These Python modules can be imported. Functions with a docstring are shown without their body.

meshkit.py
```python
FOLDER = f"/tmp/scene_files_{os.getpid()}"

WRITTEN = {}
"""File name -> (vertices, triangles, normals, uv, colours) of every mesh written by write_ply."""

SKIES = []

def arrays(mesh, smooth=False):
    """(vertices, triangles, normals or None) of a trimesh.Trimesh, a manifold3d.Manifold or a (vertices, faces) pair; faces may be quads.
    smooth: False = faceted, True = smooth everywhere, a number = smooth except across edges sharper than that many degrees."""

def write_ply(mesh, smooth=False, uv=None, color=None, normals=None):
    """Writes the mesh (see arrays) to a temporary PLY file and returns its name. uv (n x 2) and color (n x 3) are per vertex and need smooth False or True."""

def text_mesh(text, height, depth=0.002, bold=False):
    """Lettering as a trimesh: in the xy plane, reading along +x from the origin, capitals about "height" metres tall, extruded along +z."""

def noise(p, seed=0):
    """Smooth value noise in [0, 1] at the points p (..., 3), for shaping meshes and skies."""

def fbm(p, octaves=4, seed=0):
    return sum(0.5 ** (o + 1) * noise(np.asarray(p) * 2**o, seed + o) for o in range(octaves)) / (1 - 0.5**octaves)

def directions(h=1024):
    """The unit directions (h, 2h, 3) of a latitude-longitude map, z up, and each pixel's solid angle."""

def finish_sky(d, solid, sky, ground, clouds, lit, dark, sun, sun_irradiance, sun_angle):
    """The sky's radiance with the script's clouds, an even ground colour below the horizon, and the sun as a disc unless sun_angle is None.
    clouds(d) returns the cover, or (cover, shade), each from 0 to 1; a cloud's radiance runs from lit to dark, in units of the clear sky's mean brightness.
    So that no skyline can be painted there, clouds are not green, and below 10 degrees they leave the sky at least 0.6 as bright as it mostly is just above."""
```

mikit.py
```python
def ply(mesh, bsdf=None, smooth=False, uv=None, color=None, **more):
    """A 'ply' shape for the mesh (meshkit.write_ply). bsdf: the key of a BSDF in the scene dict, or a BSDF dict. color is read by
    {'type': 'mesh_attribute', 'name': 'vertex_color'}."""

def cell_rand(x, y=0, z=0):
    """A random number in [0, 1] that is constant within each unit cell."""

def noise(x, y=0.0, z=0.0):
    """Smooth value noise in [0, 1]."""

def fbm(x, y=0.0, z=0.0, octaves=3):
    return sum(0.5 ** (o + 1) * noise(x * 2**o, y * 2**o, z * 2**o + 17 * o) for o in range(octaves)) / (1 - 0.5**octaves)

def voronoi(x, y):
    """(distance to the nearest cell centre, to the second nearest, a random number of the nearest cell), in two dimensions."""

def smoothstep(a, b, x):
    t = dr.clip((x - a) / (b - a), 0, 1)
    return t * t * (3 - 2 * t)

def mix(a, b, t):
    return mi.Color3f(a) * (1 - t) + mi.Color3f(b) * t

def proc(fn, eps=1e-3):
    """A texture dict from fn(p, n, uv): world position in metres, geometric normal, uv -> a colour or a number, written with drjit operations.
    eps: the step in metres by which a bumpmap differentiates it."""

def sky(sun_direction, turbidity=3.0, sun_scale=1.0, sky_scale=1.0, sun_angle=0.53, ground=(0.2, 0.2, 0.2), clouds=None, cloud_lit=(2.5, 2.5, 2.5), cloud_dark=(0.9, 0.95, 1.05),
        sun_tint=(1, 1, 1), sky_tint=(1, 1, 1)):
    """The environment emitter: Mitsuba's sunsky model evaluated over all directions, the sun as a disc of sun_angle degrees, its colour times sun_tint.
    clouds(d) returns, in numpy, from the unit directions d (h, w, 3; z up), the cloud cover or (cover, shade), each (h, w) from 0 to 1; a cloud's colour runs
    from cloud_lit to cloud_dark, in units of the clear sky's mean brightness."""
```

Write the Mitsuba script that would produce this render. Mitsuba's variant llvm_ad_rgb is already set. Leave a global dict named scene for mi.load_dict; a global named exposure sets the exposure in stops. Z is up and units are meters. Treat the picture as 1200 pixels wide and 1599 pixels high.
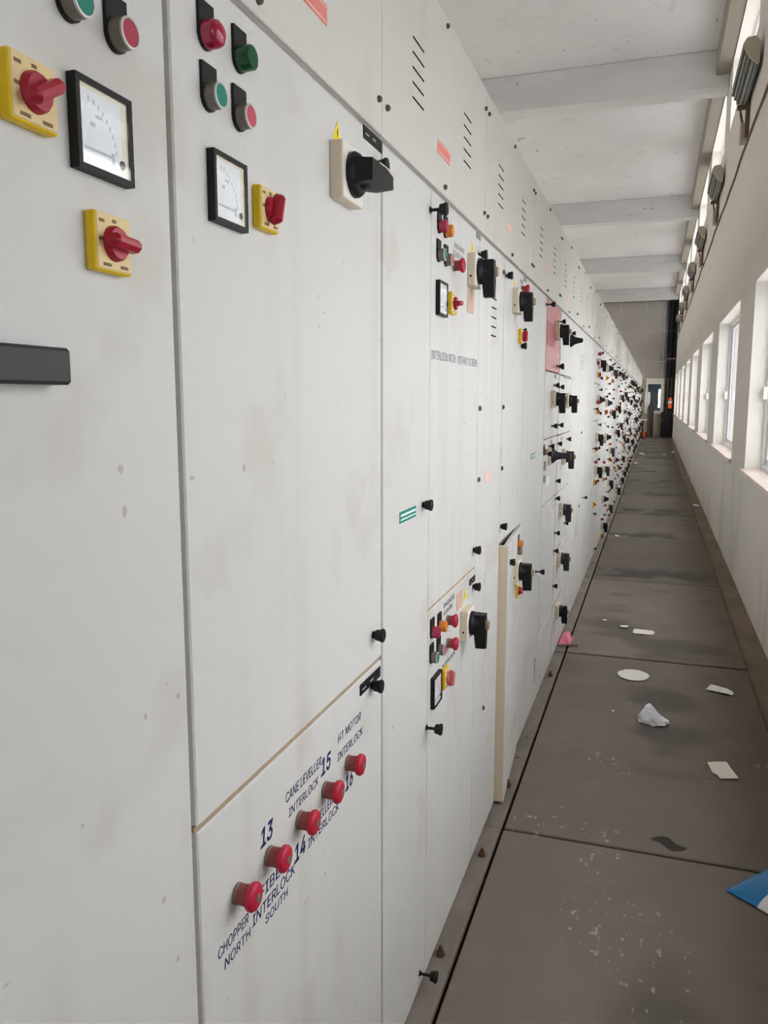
import math, random
import numpy as np, trimesh, manifold3d as m3
import mitsuba as mi, drjit as dr
import mikit, meshkit
from mikit import cell_rand, noise, fbm, smoothstep, mix, proc

T = mi.ScalarTransform4f
scene, labels = {}, {}
rng = random.Random(7)

# ---------------------------------------------------------------- camera, sky, exposure
CAM_X, CAM_H = 0.52, 1.535
F, VX, VY = 1250.0, 1024.5, 623.0             # focal length and corridor vanishing point (pixels of 1200 x 1599)
fwd_img = np.array([VX - 600, VY - 799.5, F]); fwd_img /= np.linalg.norm(fwd_img)   # +y in camera axes (right, down, forward)
up_img = np.array([0, -F, VY - 799.5]); up_img /= np.linalg.norm(up_img)
right_img = np.cross(fwd_img, up_img); right_img /= np.linalg.norm(right_img)
M = np.array([right_img, fwd_img, up_img])    # rows: world axes in camera axes
look = M @ [0, 0, 1]; camup = M @ [0, -1, 0]
scene['camera'] = {'type': 'perspective', 'fov': math.degrees(2 * math.atan(600 / F)), 'fov_axis': 'x', 'near_clip': 0.02, 'far_clip': 500.0,
                   'to_world': T().look_at(origin=[CAM_X, 0, CAM_H], target=[CAM_X + look[0], look[1], CAM_H + look[2]], up=camup.tolist())}
exposure = 3.76


def overcast(d):
    cover = np.clip(0.93 + 0.3 * (meshkit.fbm(d * 3.0, 4, 3) - 0.5), 0, 1)
    return cover, np.clip(0.5 * meshkit.fbm(d * 4.0 + 9, 3, 5), 0, 1)


scene['sky'] = mikit.sky([-0.55, -0.25, 0.8], turbidity=4.0, sun_scale=0.12, sky_scale=1.0, ground=(0.50, 0.51, 0.525), clouds=overcast,
                         cloud_lit=(2.34, 2.3, 2.24), cloud_dark=(1.55, 1.54, 1.54))

# ---------------------------------------------------------------- materials


def C3(c):
    return {'type': 'rgb', 'value': list(c)}


def mat(name, color, rough=0.5, spec=0.4, metal=0.0, bump=None, **kw):
    base = color if isinstance(color, dict) else C3(color)
    b = {'type': 'principled', 'base_color': base, 'roughness': rough, 'metallic': metal, **kw}
    if metal == 0.0:
        b['specular'] = spec
    if bump:
        b = {'type': 'bumpmap', 'bump': bump[0], 'scale': bump[1], 'nested': b}
    scene[name] = {'type': 'twosided', 'nested': b}
    return name


def paint_fn(p, n, uv):
    a = fbm(p.y * 2.3, p.z * 1.1, p.x * 2.0, 3)
    streak = smoothstep(0.55, 0.85, fbm(p.y * 16.0, p.z * 1.3, 3.0, 3))
    smear = smoothstep(0.60, 0.80, fbm(p.y * 7.0 + 11.0, p.z * 6.0, 5.0, 4))
    speck = smoothstep(0.955, 0.985, noise(p.y * 46.0, p.z * 43.0, 1.0)) * smoothstep(0.5, 0.7, noise(p.y * 4.0, p.z * 4.0, 8.0))
    base = mix([0.622, 0.627, 0.620], [0.570, 0.580, 0.582], a)
    base = mix(base, [0.52, 0.505, 0.46], 0.30 * streak)
    base = mix(base, [0.46, 0.42, 0.35], 0.30 * smear)
    return mix(base, [0.28, 0.23, 0.18], 0.55 * speck)


def chamber_fn(p, n, uv):
    a = fbm(p.y * 2.0, p.z * 2.0, 1.0, 3)
    s = smoothstep(0.62, 0.85, fbm(p.y * 9.0, p.z * 3.0, 5.0, 3))
    return mix(mix([0.61, 0.605, 0.58], [0.56, 0.557, 0.535], a), [0.52, 0.48, 0.42], 0.3 * s)


def wall_fn(p, n, uv):
    a = fbm(p.y * 0.8, p.z * 0.9, p.x, 4)
    damp = smoothstep(0.55, 0.95, fbm(p.y * 3.0, p.z * 0.7, 4.0, 3)) * smoothstep(1.6, 0.2, p.z)
    c = mix([0.64, 0.605, 0.55], [0.585, 0.555, 0.505], a)
    crack = smoothstep(0.006, 0.0, dr.abs(p.z - 2.73 - 0.03 * (noise(p.y * 3.0, 2.0) - 0.5))) * smoothstep(0.35, 0.6, noise(p.y * 0.8, 5.0))
    c = mix(c, [0.30, 0.26, 0.22], 0.5 * crack)
    return mix(c, [0.33, 0.31, 0.25], 0.45 * damp)


def plaster_fn(p, n, uv):
    a = fbm(p.x * 1.1, p.y * 0.8, p.z * 1.0, 4)
    b = smoothstep(0.62, 0.8, fbm(p.x * 6.0 + 3.0, p.y * 5.0, p.z * 5.0, 3))
    speck = smoothstep(0.94, 0.97, noise(p.x * 9.0, p.y * 7.0, p.z * 9.0))
    c = mix([0.78, 0.775, 0.78], [0.68, 0.675, 0.68], a)
    c = mix(c, [0.50, 0.48, 0.45], 0.35 * b)
    return mix(c, [0.3, 0.28, 0.26], 0.5 * speck)


def beam_fn(p, n, uv):
    a = fbm(p.x * 1.6, p.y * 2.0, p.z * 6.0, 4)
    h = smoothstep(0.92, 0.97, noise(p.x * 11.0, p.y * 6.0, p.z * 9.0))
    return mix(mix([0.74, 0.755, 0.755], [0.62, 0.635, 0.635], a), [0.24, 0.22, 0.2], 0.55 * h)


def slab_fn(p, n, uv):
    a = fbm(p.x * 2.2, p.y * 1.6, 0.0, 4)
    b = fbm(p.x * 9.0, p.y * 8.0, 2.0, 3)
    grid = 0.5 + 0.5 * dr.sin(p.x * 420.0) * dr.sin(p.y * 300.0)
    c = mix([0.250, 0.218, 0.186], [0.185, 0.156, 0.131], a)
    c = mix(c, [0.25, 0.215, 0.185], 0.5 * smoothstep(0.45, 0.8, b))
    c = c * (0.93 + 0.10 * grid)
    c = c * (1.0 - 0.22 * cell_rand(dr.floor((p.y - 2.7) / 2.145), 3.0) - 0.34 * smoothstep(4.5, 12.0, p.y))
    q = (p.y - 2.7) / 2.145
    q = q - dr.floor(q)
    band = smoothstep(0.02, 0.10, q) * smoothstep(0.34, 0.16, q) * smoothstep(0.40, 0.62, fbm(p.x * 4.0, p.y * 3.0, 9.0, 3)) * smoothstep(5.2, 6.4, p.y)
    c = mix(c, [0.030, 0.027, 0.027], 0.75 * band)
    dark = smoothstep(0.60, 0.78, fbm(p.x * 1.6 + 5.0, p.y * 2.4, 7.0, 3))
    c = mix(c, [0.055, 0.047, 0.042], 0.55 * dark)
    # dirt brought towards the gutter side, pale scuffs and cement specks
    c = mix(c, [0.075, 0.056, 0.036], 0.70 * smoothstep(0.66, 1.06, p.x + 0.14 * (b - 0.5)))
    white = smoothstep(0.70, 0.82, fbm(p.x * 60.0, p.y * 38.0, 1.0, 4)) * smoothstep(0.56, 0.76, noise(p.x * 5.0, p.y * 3.6, 4.0)) * smoothstep(4.6, 3.2, p.y)
    c = mix(c, [0.46, 0.44, 0.42], 0.6 * white)
    # one oily footprint-shaped stain
    dx, dy = (p.x - 0.632), (p.y - 2.785)
    u, v = dx * 0.93 - dy * 0.36, dx * 0.36 + dy * 0.93
    r = dr.square(u / 0.062) + dr.square((v + 0.012 * dr.sin(u * 60.0)) / 0.030)
    c = mix(c, [0.018, 0.017, 0.018], 0.9 * smoothstep(1.15, 0.75, r))
    return c


def gutter_fn(p, n, uv):
    a = fbm(p.x * 9.0, p.y * 5.0, 1.0, 4)
    return mix([0.235, 0.185, 0.135], [0.135, 0.105, 0.075], a)


def curb_fn(p, n, uv):
    a = fbm(p.x * 14.0, p.y * 7.0, 2.0, 4)
    return mix([0.29, 0.255, 0.225], [0.17, 0.15, 0.13], a)


def sheet_fn(p, n, uv):
    a = fbm(p.x * 1.3, p.z * 1.2, 1.0, 4)
    c = mix([0.47, 0.445, 0.42], [0.39, 0.37, 0.35], a)
    soot = smoothstep(0.55, 1.05, p.x + 0.30 * (fbm(p.x * 2.0, p.z * 1.6, 6.0, 3) - 0.5))
    return mix(c, [0.02, 0.02, 0.022], 0.95 * soot)


def sill_fn(p, n, uv):
    return mix([0.72, 0.62, 0.57], [0.62, 0.54, 0.49], fbm(p.y * 6.0, p.z * 6.0, 2.0, 3))


mat('paint', proc(paint_fn), 0.46, 0.35)
mat('chamber_paint', proc(chamber_fn), 0.5, 0.35)
mat('body_paint', (0.52, 0.50, 0.47), 0.5, 0.4)
mat('red_paint', (0.48, 0.165, 0.185), 0.34, 0.5)
mat('red_patch', (0.40, 0.085, 0.10), 0.4, 0.45)
mat('seal', (0.66, 0.57, 0.44), 0.6, 0.3)
mat('wall_paint', proc(wall_fn), 0.75, 0.25)
mat('jamb_paint', (0.88, 0.86, 0.82), 0.7, 0.25)
mat('plaster', proc(plaster_fn), 0.8, 0.2)
mat('beam_concrete', proc(beam_fn), 0.8, 0.2)
mat('edge_beam', (0.27, 0.245, 0.205), 0.8, 0.2)
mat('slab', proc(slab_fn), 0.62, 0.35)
mat('gutter_dirt', proc(gutter_fn), 0.9, 0.2)
mat('curb', proc(curb_fn), 0.85, 0.2)
mat('joint_dark', (0.012, 0.011, 0.010), 0.95, 0.1)
mat('end_sheet', proc(sheet_fn), 0.7, 0.25)
mat('joint_pale', (0.66, 0.64, 0.62), 0.8, 0.2)
mat('beige_wall', (0.42, 0.37, 0.28), 0.8, 0.2)
mat('sill_tile', proc(sill_fn), 0.45, 0.4)
mat('aluminium', (0.68, 0.69, 0.70), 0.45, 0.4)
mat('white_frame', (0.82, 0.80, 0.74), 0.5, 0.4)
mat('blue_wall', (0.16, 0.27, 0.34), 0.8, 0.2)
mat('black', (0.007, 0.007, 0.008), 0.5, 0.28)
mat('black_worn', (0.028, 0.029, 0.033), 0.5, 0.35)
mat('slot_dark', (0.010, 0.010, 0.010), 0.9, 0.1)
mat('bezel_metal', (0.15, 0.135, 0.11), 0.42, 0.5)
mat('ring_metal', (0.50, 0.50, 0.50), 0.4, metal=0.3)
mat('lens_red', (0.33, 0.006, 0.045), 0.14, 0.6, clearcoat=0.6)
mat('cap_red', (0.36, 0.030, 0.065), 0.42, 0.4)
mat('cap_pink', (0.50, 0.060, 0.110), 0.45, 0.4)
mat('cap_teal', (0.004, 0.19, 0.145), 0.4, 0.4)
mat('lens_green', (0.003, 0.070, 0.022), 0.25, 0.5)
mat('lens_amber', (0.72, 0.22, 0.03), 0.25, 0.5)
mat('mushroom_red', (0.44, 0.014, 0.042), 0.42, 0.4)
mat('mushroom_dusty', (0.25, 0.065, 0.055), 0.6, 0.3)
mat('mark_grey', (0.16, 0.13, 0.11), 0.6, 0.3)
mat('knob_red', (0.36, 0.010, 0.030), 0.35, 0.45)
mat('knob_faded', (0.52, 0.13, 0.13), 0.5, 0.4)
mat('yellow', (0.70, 0.48, 0.0), 0.4, 0.45)
mat('switch_face', (0.68, 0.54, 0.28), 0.45, 0.4)
mat('print_dark', (0.20, 0.13, 0.06), 0.6, 0.3)
mat('plate_side', (0.66, 0.58, 0.45), 0.5, 0.4)
mat('plate_face', (0.74, 0.73, 0.68), 0.4, 0.4)
mat('plate_brown', (0.36, 0.27, 0.18), 0.6, 0.3)
mat('rust', (0.11, 0.06, 0.04), 0.8, 0.2)
mat('dial_cream', (0.80, 0.77, 0.65), 0.5, 0.4)
mat('dial_white', (0.80, 0.85, 0.90), 0.4, 0.4)
mat('dial_print', (0.50, 0.55, 0.62), 0.6, 0.3)
mat('blue_ink', (0.016, 0.024, 0.095), 0.7, 0.2)
mat('grey_ink', (0.22, 0.22, 0.28), 0.7, 0.2)
mat('sign_yellow', (0.86, 0.68, 0.02), 0.4, 0.4)
mat('teal_plate', (0.005, 0.22, 0.19), 0.4, 0.4)
mat('white_print', (0.80, 0.86, 0.88), 0.5, 0.3)
mat('dim_print', (0.30, 0.30, 0.30), 0.5, 0.3)
mat('danger_red', (0.72, 0.24, 0.21), 0.5, 0.3)
mat('danger_pale', (0.78, 0.56, 0.50), 0.5, 0.3)
mat('tag_brown', (0.60, 0.42, 0.33), 0.55, 0.3)
mat('grey_tag', (0.25, 0.25, 0.26), 0.5, 0.3)
mat('screw_dark', (0.09, 0.075, 0.065), 0.5, 0.4)
mat('fitting_green', (0.14, 0.148, 0.128), 0.45, 0.4)
mat('fitting_light', (0.27, 0.285, 0.26), 0.4, 0.45)
mat('fitting_cap', (0.50, 0.45, 0.36), 0.6, 0.3)
mat('rust_pipe', (0.15, 0.10, 0.065), 0.7, 0.3)
mat('paper', (0.90, 0.89, 0.87), 0.7, 0.2)
mat('paper_blue', (0.84, 0.86, 0.93), 0.6, 0.3)
mat('paper_cream', (0.86, 0.83, 0.74), 0.7, 0.2)
mat('bag_blue', (0.0, 0.16, 0.40), 0.3, 0.5)
mat('bag_white', (0.72, 0.72, 0.76), 0.35, 0.5)
mat('bag_print', (0.55, 0.22, 0.22), 0.5, 0.3)
mat('pink_plastic', (0.85, 0.22, 0.36), 0.35, 0.5)
mat('stick_wood', (0.22, 0.16, 0.11), 0.8, 0.2)
mat('cylinder_brown', (0.045, 0.032, 0.025), 0.45, 0.4)
mat('soot_black', (0.012, 0.013, 0.016), 0.6, 0.3)
mat('extinguisher_red', (0.85, 0.11, 0.02), 0.3, 0.5)
mat('notice_white', (0.80, 0.82, 0.84), 0.6, 0.3)
scene['pane_glass'] = {'type': 'thindielectric', 'int_ior': 1.5}

# ---------------------------------------------------------------- mesh helpers
used = set()


def nk(base):
    """base, base_001, base_002 ..."""
    k, i = base, 0
    while k in used:
        i += 1
        k = f'{base}_{i:03d}'
    used.add(k)
    return k


def box(x0, x1, y0, y1, z0, z1):
    m = trimesh.creation.box(extents=[x1 - x0, y1 - y0, z1 - z0])
    m.apply_translation([(x0 + x1) / 2, (y0 + y1) / 2, (z0 + z1) / 2])
    return m


def cbox(x0, x1, y0, y1, z0, z1, b=0.002):
    """chamfered box: the hull of three shrunk boxes"""
    pts = []
    for dx, dy, dz in ((0, b, b), (b, 0, b), (b, b, 0)):
        for x in (x0 + dx, x1 - dx):
            for y in (y0 + dy, y1 - dy):
                for z in (z0 + dz, z1 - dz):
                    pts.append((x, y, z))
    return trimesh.convex.convex_hull(np.array(pts))


def lathe(profile, n=24, scale=1.0):
    """turned about the local x axis; profile of (x, radius)"""
    m = trimesh.creation.revolve(np.array([(r, x) for x, r in profile]) * scale, sections=n)
    m.apply_transform([[0, 0, 1, 0], [1, 0, 0, 0], [0, 1, 0, 0], [0, 0, 0, 1]])
    return m


def cat(*ms):
    return trimesh.util.concatenate(list(ms))


def tube(pts, r, n=8):
    pts = np.array(pts, float)
    vs, fs = [], []
    for i, p in enumerate(pts):
        d = pts[min(i + 1, len(pts) - 1)] - pts[max(i - 1, 0)]
        d /= np.linalg.norm(d)
        a = np.cross(d, [0, 0, 1] if abs(d[2]) < 0.9 else [1, 0, 0]); a /= np.linalg.norm(a)
        b = np.cross(d, a)
        for k in range(n):
            t = 2 * math.pi * k / n
            vs.append(p + r * (math.cos(t) * a + math.sin(t) * b))
    for i in range(len(pts) - 1):
        for k in range(n):
            q = (k + 1) % n
            fs += [[i * n + k, i * n + q, (i + 1) * n + q], [i * n + k, (i + 1) * n + q, (i + 1) * n + k]]
    e = (len(pts) - 1) * n
    for k in range(1, n - 1):
        fs += [[0, k + 1, k], [e, e + k, e + k + 1]]
    m = trimesh.Trimesh(np.array(vs), np.array(fs), process=False)
    m.fix_normals()
    return m


def poly_x(pts, x0, x1):
    """polygon of (y, z) points extruded from x0 to x1"""
    from shapely.geometry import Polygon
    m = trimesh.creation.extrude_polygon(Polygon(pts), x1 - x0, engine='earcut')
    m.apply_transform([[0, 0, 1, x0], [1, 0, 0, 0], [0, 1, 0, 0], [0, 0, 0, 1]])
    return m


def lettering(text, width, height, bold=False, slant=0.0, depth=0.0004):
    """text as a thin mesh in the local y-z plane (reads along +y), fitted to width x height, lower left at the origin"""
    m = meshkit.text_mesh(text, 0.05, depth, bold)
    v = np.array(m.vertices)
    v[:, 0] -= v[:, 0].min(); v[:, 1] -= v[:, 1].min()
    v[:, 0] *= width / v[:, 0].max(); v[:, 1] *= height / v[:, 1].max()
    v[:, 0] += slant * v[:, 1]
    m.vertices = np.stack([v[:, 2], v[:, 0], v[:, 1]], 1)
    return m


cache = {}


def shape(tag, build, m, smooth=False):
    """one ply dict per (tag, material), built once"""
    k = (tag, m)
    if k not in cache:
        cache[k] = mikit.ply(build(), m, smooth=smooth)
    return cache[k]


def add(key, mesh, m=None, smooth=False, at=None):
    """one entry of the scene; at = translation or matrix"""
    d = mesh if isinstance(mesh, dict) else mikit.ply(mesh, m, smooth=smooth)
    if at is not None:
        d = {**d, 'to_world': at if not isinstance(at, (tuple, list)) else T().translate(list(at))}
    scene[key] = d
    used.add(key)
    return key


def tag(key, label=None, category=None, group=None, kind=None):
    e = {}
    for n_, v in (('label', label), ('category', category), ('group', group), ('kind', kind)):
        if v:
            e[n_] = v
    labels[key] = e


# ---------------------------------------------------------------- room shell
Y0, Y1 = -3.2, 34.8
WX, WT = 1.23, 0.24           # inner face and thickness of the window wall
LX = -3.9                     # inner face of the far side of the hall, behind the switchgear
CEIL = 5.9
PITCH, PIER0 = 3.83, 7.72


def MB(x0, x1, y0, y1, z0, z1):
    return m3.Manifold.cube([x1 - x0, y1 - y0, z1 - z0]).translate([x0, y0, z0])


low_windows, high_windows = [(-2.95, -0.55), (0.60, 3.29)], []
for k in range(-3, 8):
    c = PIER0 + PITCH * k
    a, b = c + 0.58, c + PITCH - 0.58 - 0.02
    if b > 5 and b < Y1 - 0.3:
        low_windows.append((a, b))
    a, b = c + 0.42, c + PITCH - 0.42
    if a > Y0 + 0.2 and b < Y1 - 0.2:
        high_windows.append((a, b))
SILL, HEAD, HSILL, HHEAD = 0.965, 2.46, 4.76, 5.58
wall = MB(WX, WX + WT, Y0 - 0.2, Y1 + 0.2, -0.1, CEIL + 0.1)
for a, b in low_windows:
    wall -= MB(WX - 0.1, WX + WT + 0.1, a, b, SILL, HEAD)
for a, b in high_windows:
    wall -= MB(WX - 0.1, WX + WT + 0.1, a, b, HSILL, HHEAD)
add('wall_right', wall, 'wall_paint')
tag('wall_right', 'cream plastered wall with a long row of recessed windows', kind='structure')
lw = MB(LX - 0.2, LX, Y0 - 0.2, Y1 + 0.2, -0.1, CEIL + 0.1)
for a, b in high_windows:
    lw -= MB(LX - 0.3, LX + 0.1, a, b, 0.7, 2.05)
add('wall_left', lw, 'wall_paint')
tag('wall_left', 'cream wall on the far side of the hall behind the switchgear', kind='structure')
add('wall_front', box(LX, WX, Y0 - 0.2, Y0, -0.1, CEIL + 0.1), 'wall_paint')
tag('wall_front', 'cream wall behind the viewer closing the corridor', kind='structure')
add('ceiling', box(LX - 0.2, WX + WT, Y0 - 0.2, Y1 + 0.2, CEIL, CEIL + 0.15), 'plaster')
tag('ceiling', 'grey white plastered concrete ceiling slab', kind='structure')
for i, y in enumerate((3.95, 11.58, 19.2, 26.75, 34.3)):
    k = add(nk('ceiling__beam'), cbox(LX, WX, y, y + 0.34, 5.43, CEIL, 0.012), 'beam_concrete')
add('trim_1', cbox(1.06, WX, Y0, Y1, 5.59, CEIL, 0.01), 'edge_beam')
tag('trim_1', 'concrete edge beam along the heads of the high windows', kind='structure')

# windows in the right wall
for i, (a, b) in enumerate(low_windows):
    n = f'window_{i + 1}'
    gx = WX + 0.125
    add(n + '__sill', cbox(WX - 0.03, WX + WT + 0.02, a - 0.03, b + 0.03, SILL - 0.035, SILL + 0.004, 0.004), 'sill_tile')
    f = MB(gx, gx + 0.06, a, b, SILL, HEAD) - MB(gx - 0.1, gx + 0.2, a + 0.04, b - 0.04, SILL + 0.04, HEAD - 0.04)
    add(n + '__frame', f, 'aluminium')
    mid = (a + b) / 2
    for j, (p, q, dx) in enumerate(((a + 0.03, mid + 0.03, 0.004), (mid - 0.03, b - 0.03, 0.03))):
        s = MB(gx + dx, gx + dx + 0.022, p, q, SILL + 0.03, HEAD - 0.03) - MB(gx - 0.1, gx + 0.2, p + 0.045, q - 0.045, SILL + 0.085, HEAD - 0.075)
        sk = add(nk(n + '__sash'), s, 'aluminium')
        add(sk + '__pane', box(gx + dx + 0.010, gx + dx + 0.0101, p + 0.045, q - 0.045, SILL + 0.085, HEAD - 0.075).slice_plane([gx + dx + 0.01005, 0, 0], [-1, 0, 0]), 'pane_glass')
    rv = MB(WX + 0.002, WX + WT - 0.002, a - 0.002, b + 0.002, SILL + 0.004, HEAD + 0.002) - MB(WX - 0.1, WX + WT + 0.1, a + 0.006, b - 0.006, SILL, HEAD - 0.006)
    add(n + '__reveal', rv, 'jamb_paint')
    add(n + '__latch', cbox(gx - 0.028, gx + 0.006, b - 0.07, b - 0.04, 1.53, 1.63, 0.004), 'white_frame')
    tag(n, f'aluminium sliding window in a deep white reveal, {["first", "second", "third", "fourth", "fifth", "sixth", "seventh", "eighth", "ninth", "tenth"][i]} along the corridor', kind='structure')
nlow = len(low_windows)
for i, (a, b) in enumerate(high_windows):
    n = f'window_{nlow + i + 1}'
    gx = WX + 0.15
    f = MB(gx, gx + 0.05, a, b, HSILL, HHEAD) - MB(gx - 0.1, gx + 0.2, a + 0.035, b - 0.035, HSILL + 0.035, HHEAD - 0.035)
    f += MB(gx, gx + 0.05, (a + b) / 2 - 0.02, (a + b) / 2 + 0.02, HSILL, HHEAD)
    add(n + '__frame', f, 'aluminium')
    add(n + '__pane', box(gx + 0.02, gx + 0.021, a + 0.03, b - 0.03, HSILL + 0.03, HHEAD - 0.03).slice_plane([gx + 0.0205, 0, 0], [-1, 0, 0]), 'pane_glass')
    rv = MB(WX + 0.002, WX + WT - 0.002, a - 0.002, b + 0.002, HSILL - 0.002, HHEAD + 0.002) - MB(WX - 0.1, WX + WT + 0.1, a + 0.006, b - 0.006, HSILL + 0.006, HHEAD - 0.006)
    add(n + '__reveal', rv, 'jamb_paint')
    tag(n, f'high clerestory window above the light fittings, {["first", "second", "third", "fourth", "fifth", "sixth", "seventh", "eighth", "ninth", "tenth"][i]} along the corridor', kind='structure')

# floor: slabs, joints, gutter and the strip along the cabinets
add('floor', box(LX, WX + 0.01, Y0, Y1 + 0.01, -0.25, -0.03), 'joint_dark')
tag('floor', 'worn concrete corridor floor laid with large cover slabs', kind='structure')
joints = [-3.2, -1.62, 0.54] + [2.70 + 2.145 * k for k in range(15)] + [34.8]
for y0, y1 in zip(joints[:-1], joints[1:]):
    k = nk('floor__slab')
    dz = rng.uniform(-0.002, 0.002)
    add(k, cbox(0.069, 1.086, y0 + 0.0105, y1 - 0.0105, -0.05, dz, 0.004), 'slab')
k = nk('floor__gutter')
add(k, box(1.092, WX + 0.005, Y0, Y1, -0.05, -0.022), 'gutter_dirt')
labels[k] = {'label': 'dirt filled gutter strip along the window wall'}
for y0, y1 in zip([Y0] + joints[1:-1], joints[1:-1] + [Y1]):
    k = nk('floor__curb_strip')
    add(k, cbox(-0.02, 0.056, y0 + 0.003, y1 - 0.003, -0.05, -0.002 + rng.uniform(-0.003, 0.002), 0.004), 'curb')
add('floor__back_floor', box(LX, -0.02, Y0, Y1, -0.05, -0.005), 'plaster')

# end of the corridor
PANX = [-3.9, -2.95, -1.96, -0.97, 0.02, 0.74, 1.23]
PANZ = [2.36, 3.04, 4.24, 5.43]
add('wall_back', MB(LX - 0.2, WX + 0.1, Y1, Y1 + 0.18, -0.1, CEIL + 0.1) - MB(0.15, 0.81, Y1 - 0.1, Y1 + 0.3, 0.965, 2.34), 'beige_wall')
tag('wall_back', 'end wall of the corridor, grey sheets above a beige dado', kind='structure')
for i in range(len(PANX) - 1):
    for j in range(len(PANZ) - 1):
        add(nk('wall_back__panel'), cbox(PANX[i] + 0.012, PANX[i + 1] - 0.012, Y1 - 0.03, Y1 - 0.002, PANZ[j] + 0.012, PANZ[j + 1] - 0.012, 0.003), 'end_sheet')
for x in PANX[1:-1]:
    add(nk('wall_back__joint_strip'), box(x - 0.010, x + 0.010, Y1 - 0.034, Y1, 2.36, 5.43), 'joint_pale')
for z in PANZ[:-1]:
    add(nk('wall_back__joint_strip'), box(LX, WX, Y1 - 0.034, Y1, z - 0.010, z + 0.010), 'joint_pale')
nw = f'window_{nlow + len(high_windows) + 1}'
f = MB(0.13, 0.83, Y1 - 0.04, Y1 + 0.04, 0.945, 2.36) - MB(0.20, 0.70, Y1 - 0.1, Y1 + 0.1, 1.06, 2.13)
add(nw + '__frame', f, 'white_frame')
add(nw + '__pane', box(0.20, 0.70, Y1, Y1 + 0.001, 1.06, 2.13).slice_plane([0, Y1 + 0.0005, 0], [0, -1, 0]), 'pane_glass')
tag(nw, 'white framed window in the end wall with blue grey glass', kind='structure')
bk = MB(-0.6, 1.8, Y1 + 2.2, Y1 + 2.3, 0, 3.0) - MB(0.62, 0.95, Y1 + 2, Y1 + 2.5, 1.15, 1.95)
add('wall_beyond', bk + MB(-0.7, -0.6, Y1 + 0.2, Y1 + 2.3, 0, 3.0) + MB(1.7, 1.8, Y1 + 0.2, Y1 + 2.3, 0, 3.0) + MB(-0.7, 1.8, Y1 + 0.19, Y1 + 2.3, 3.0, 3.1) + MB(-0.7, 1.8, Y1 + 0.19, Y1 + 2.3, -0.1, 0.0), 'blue_wall')
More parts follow.
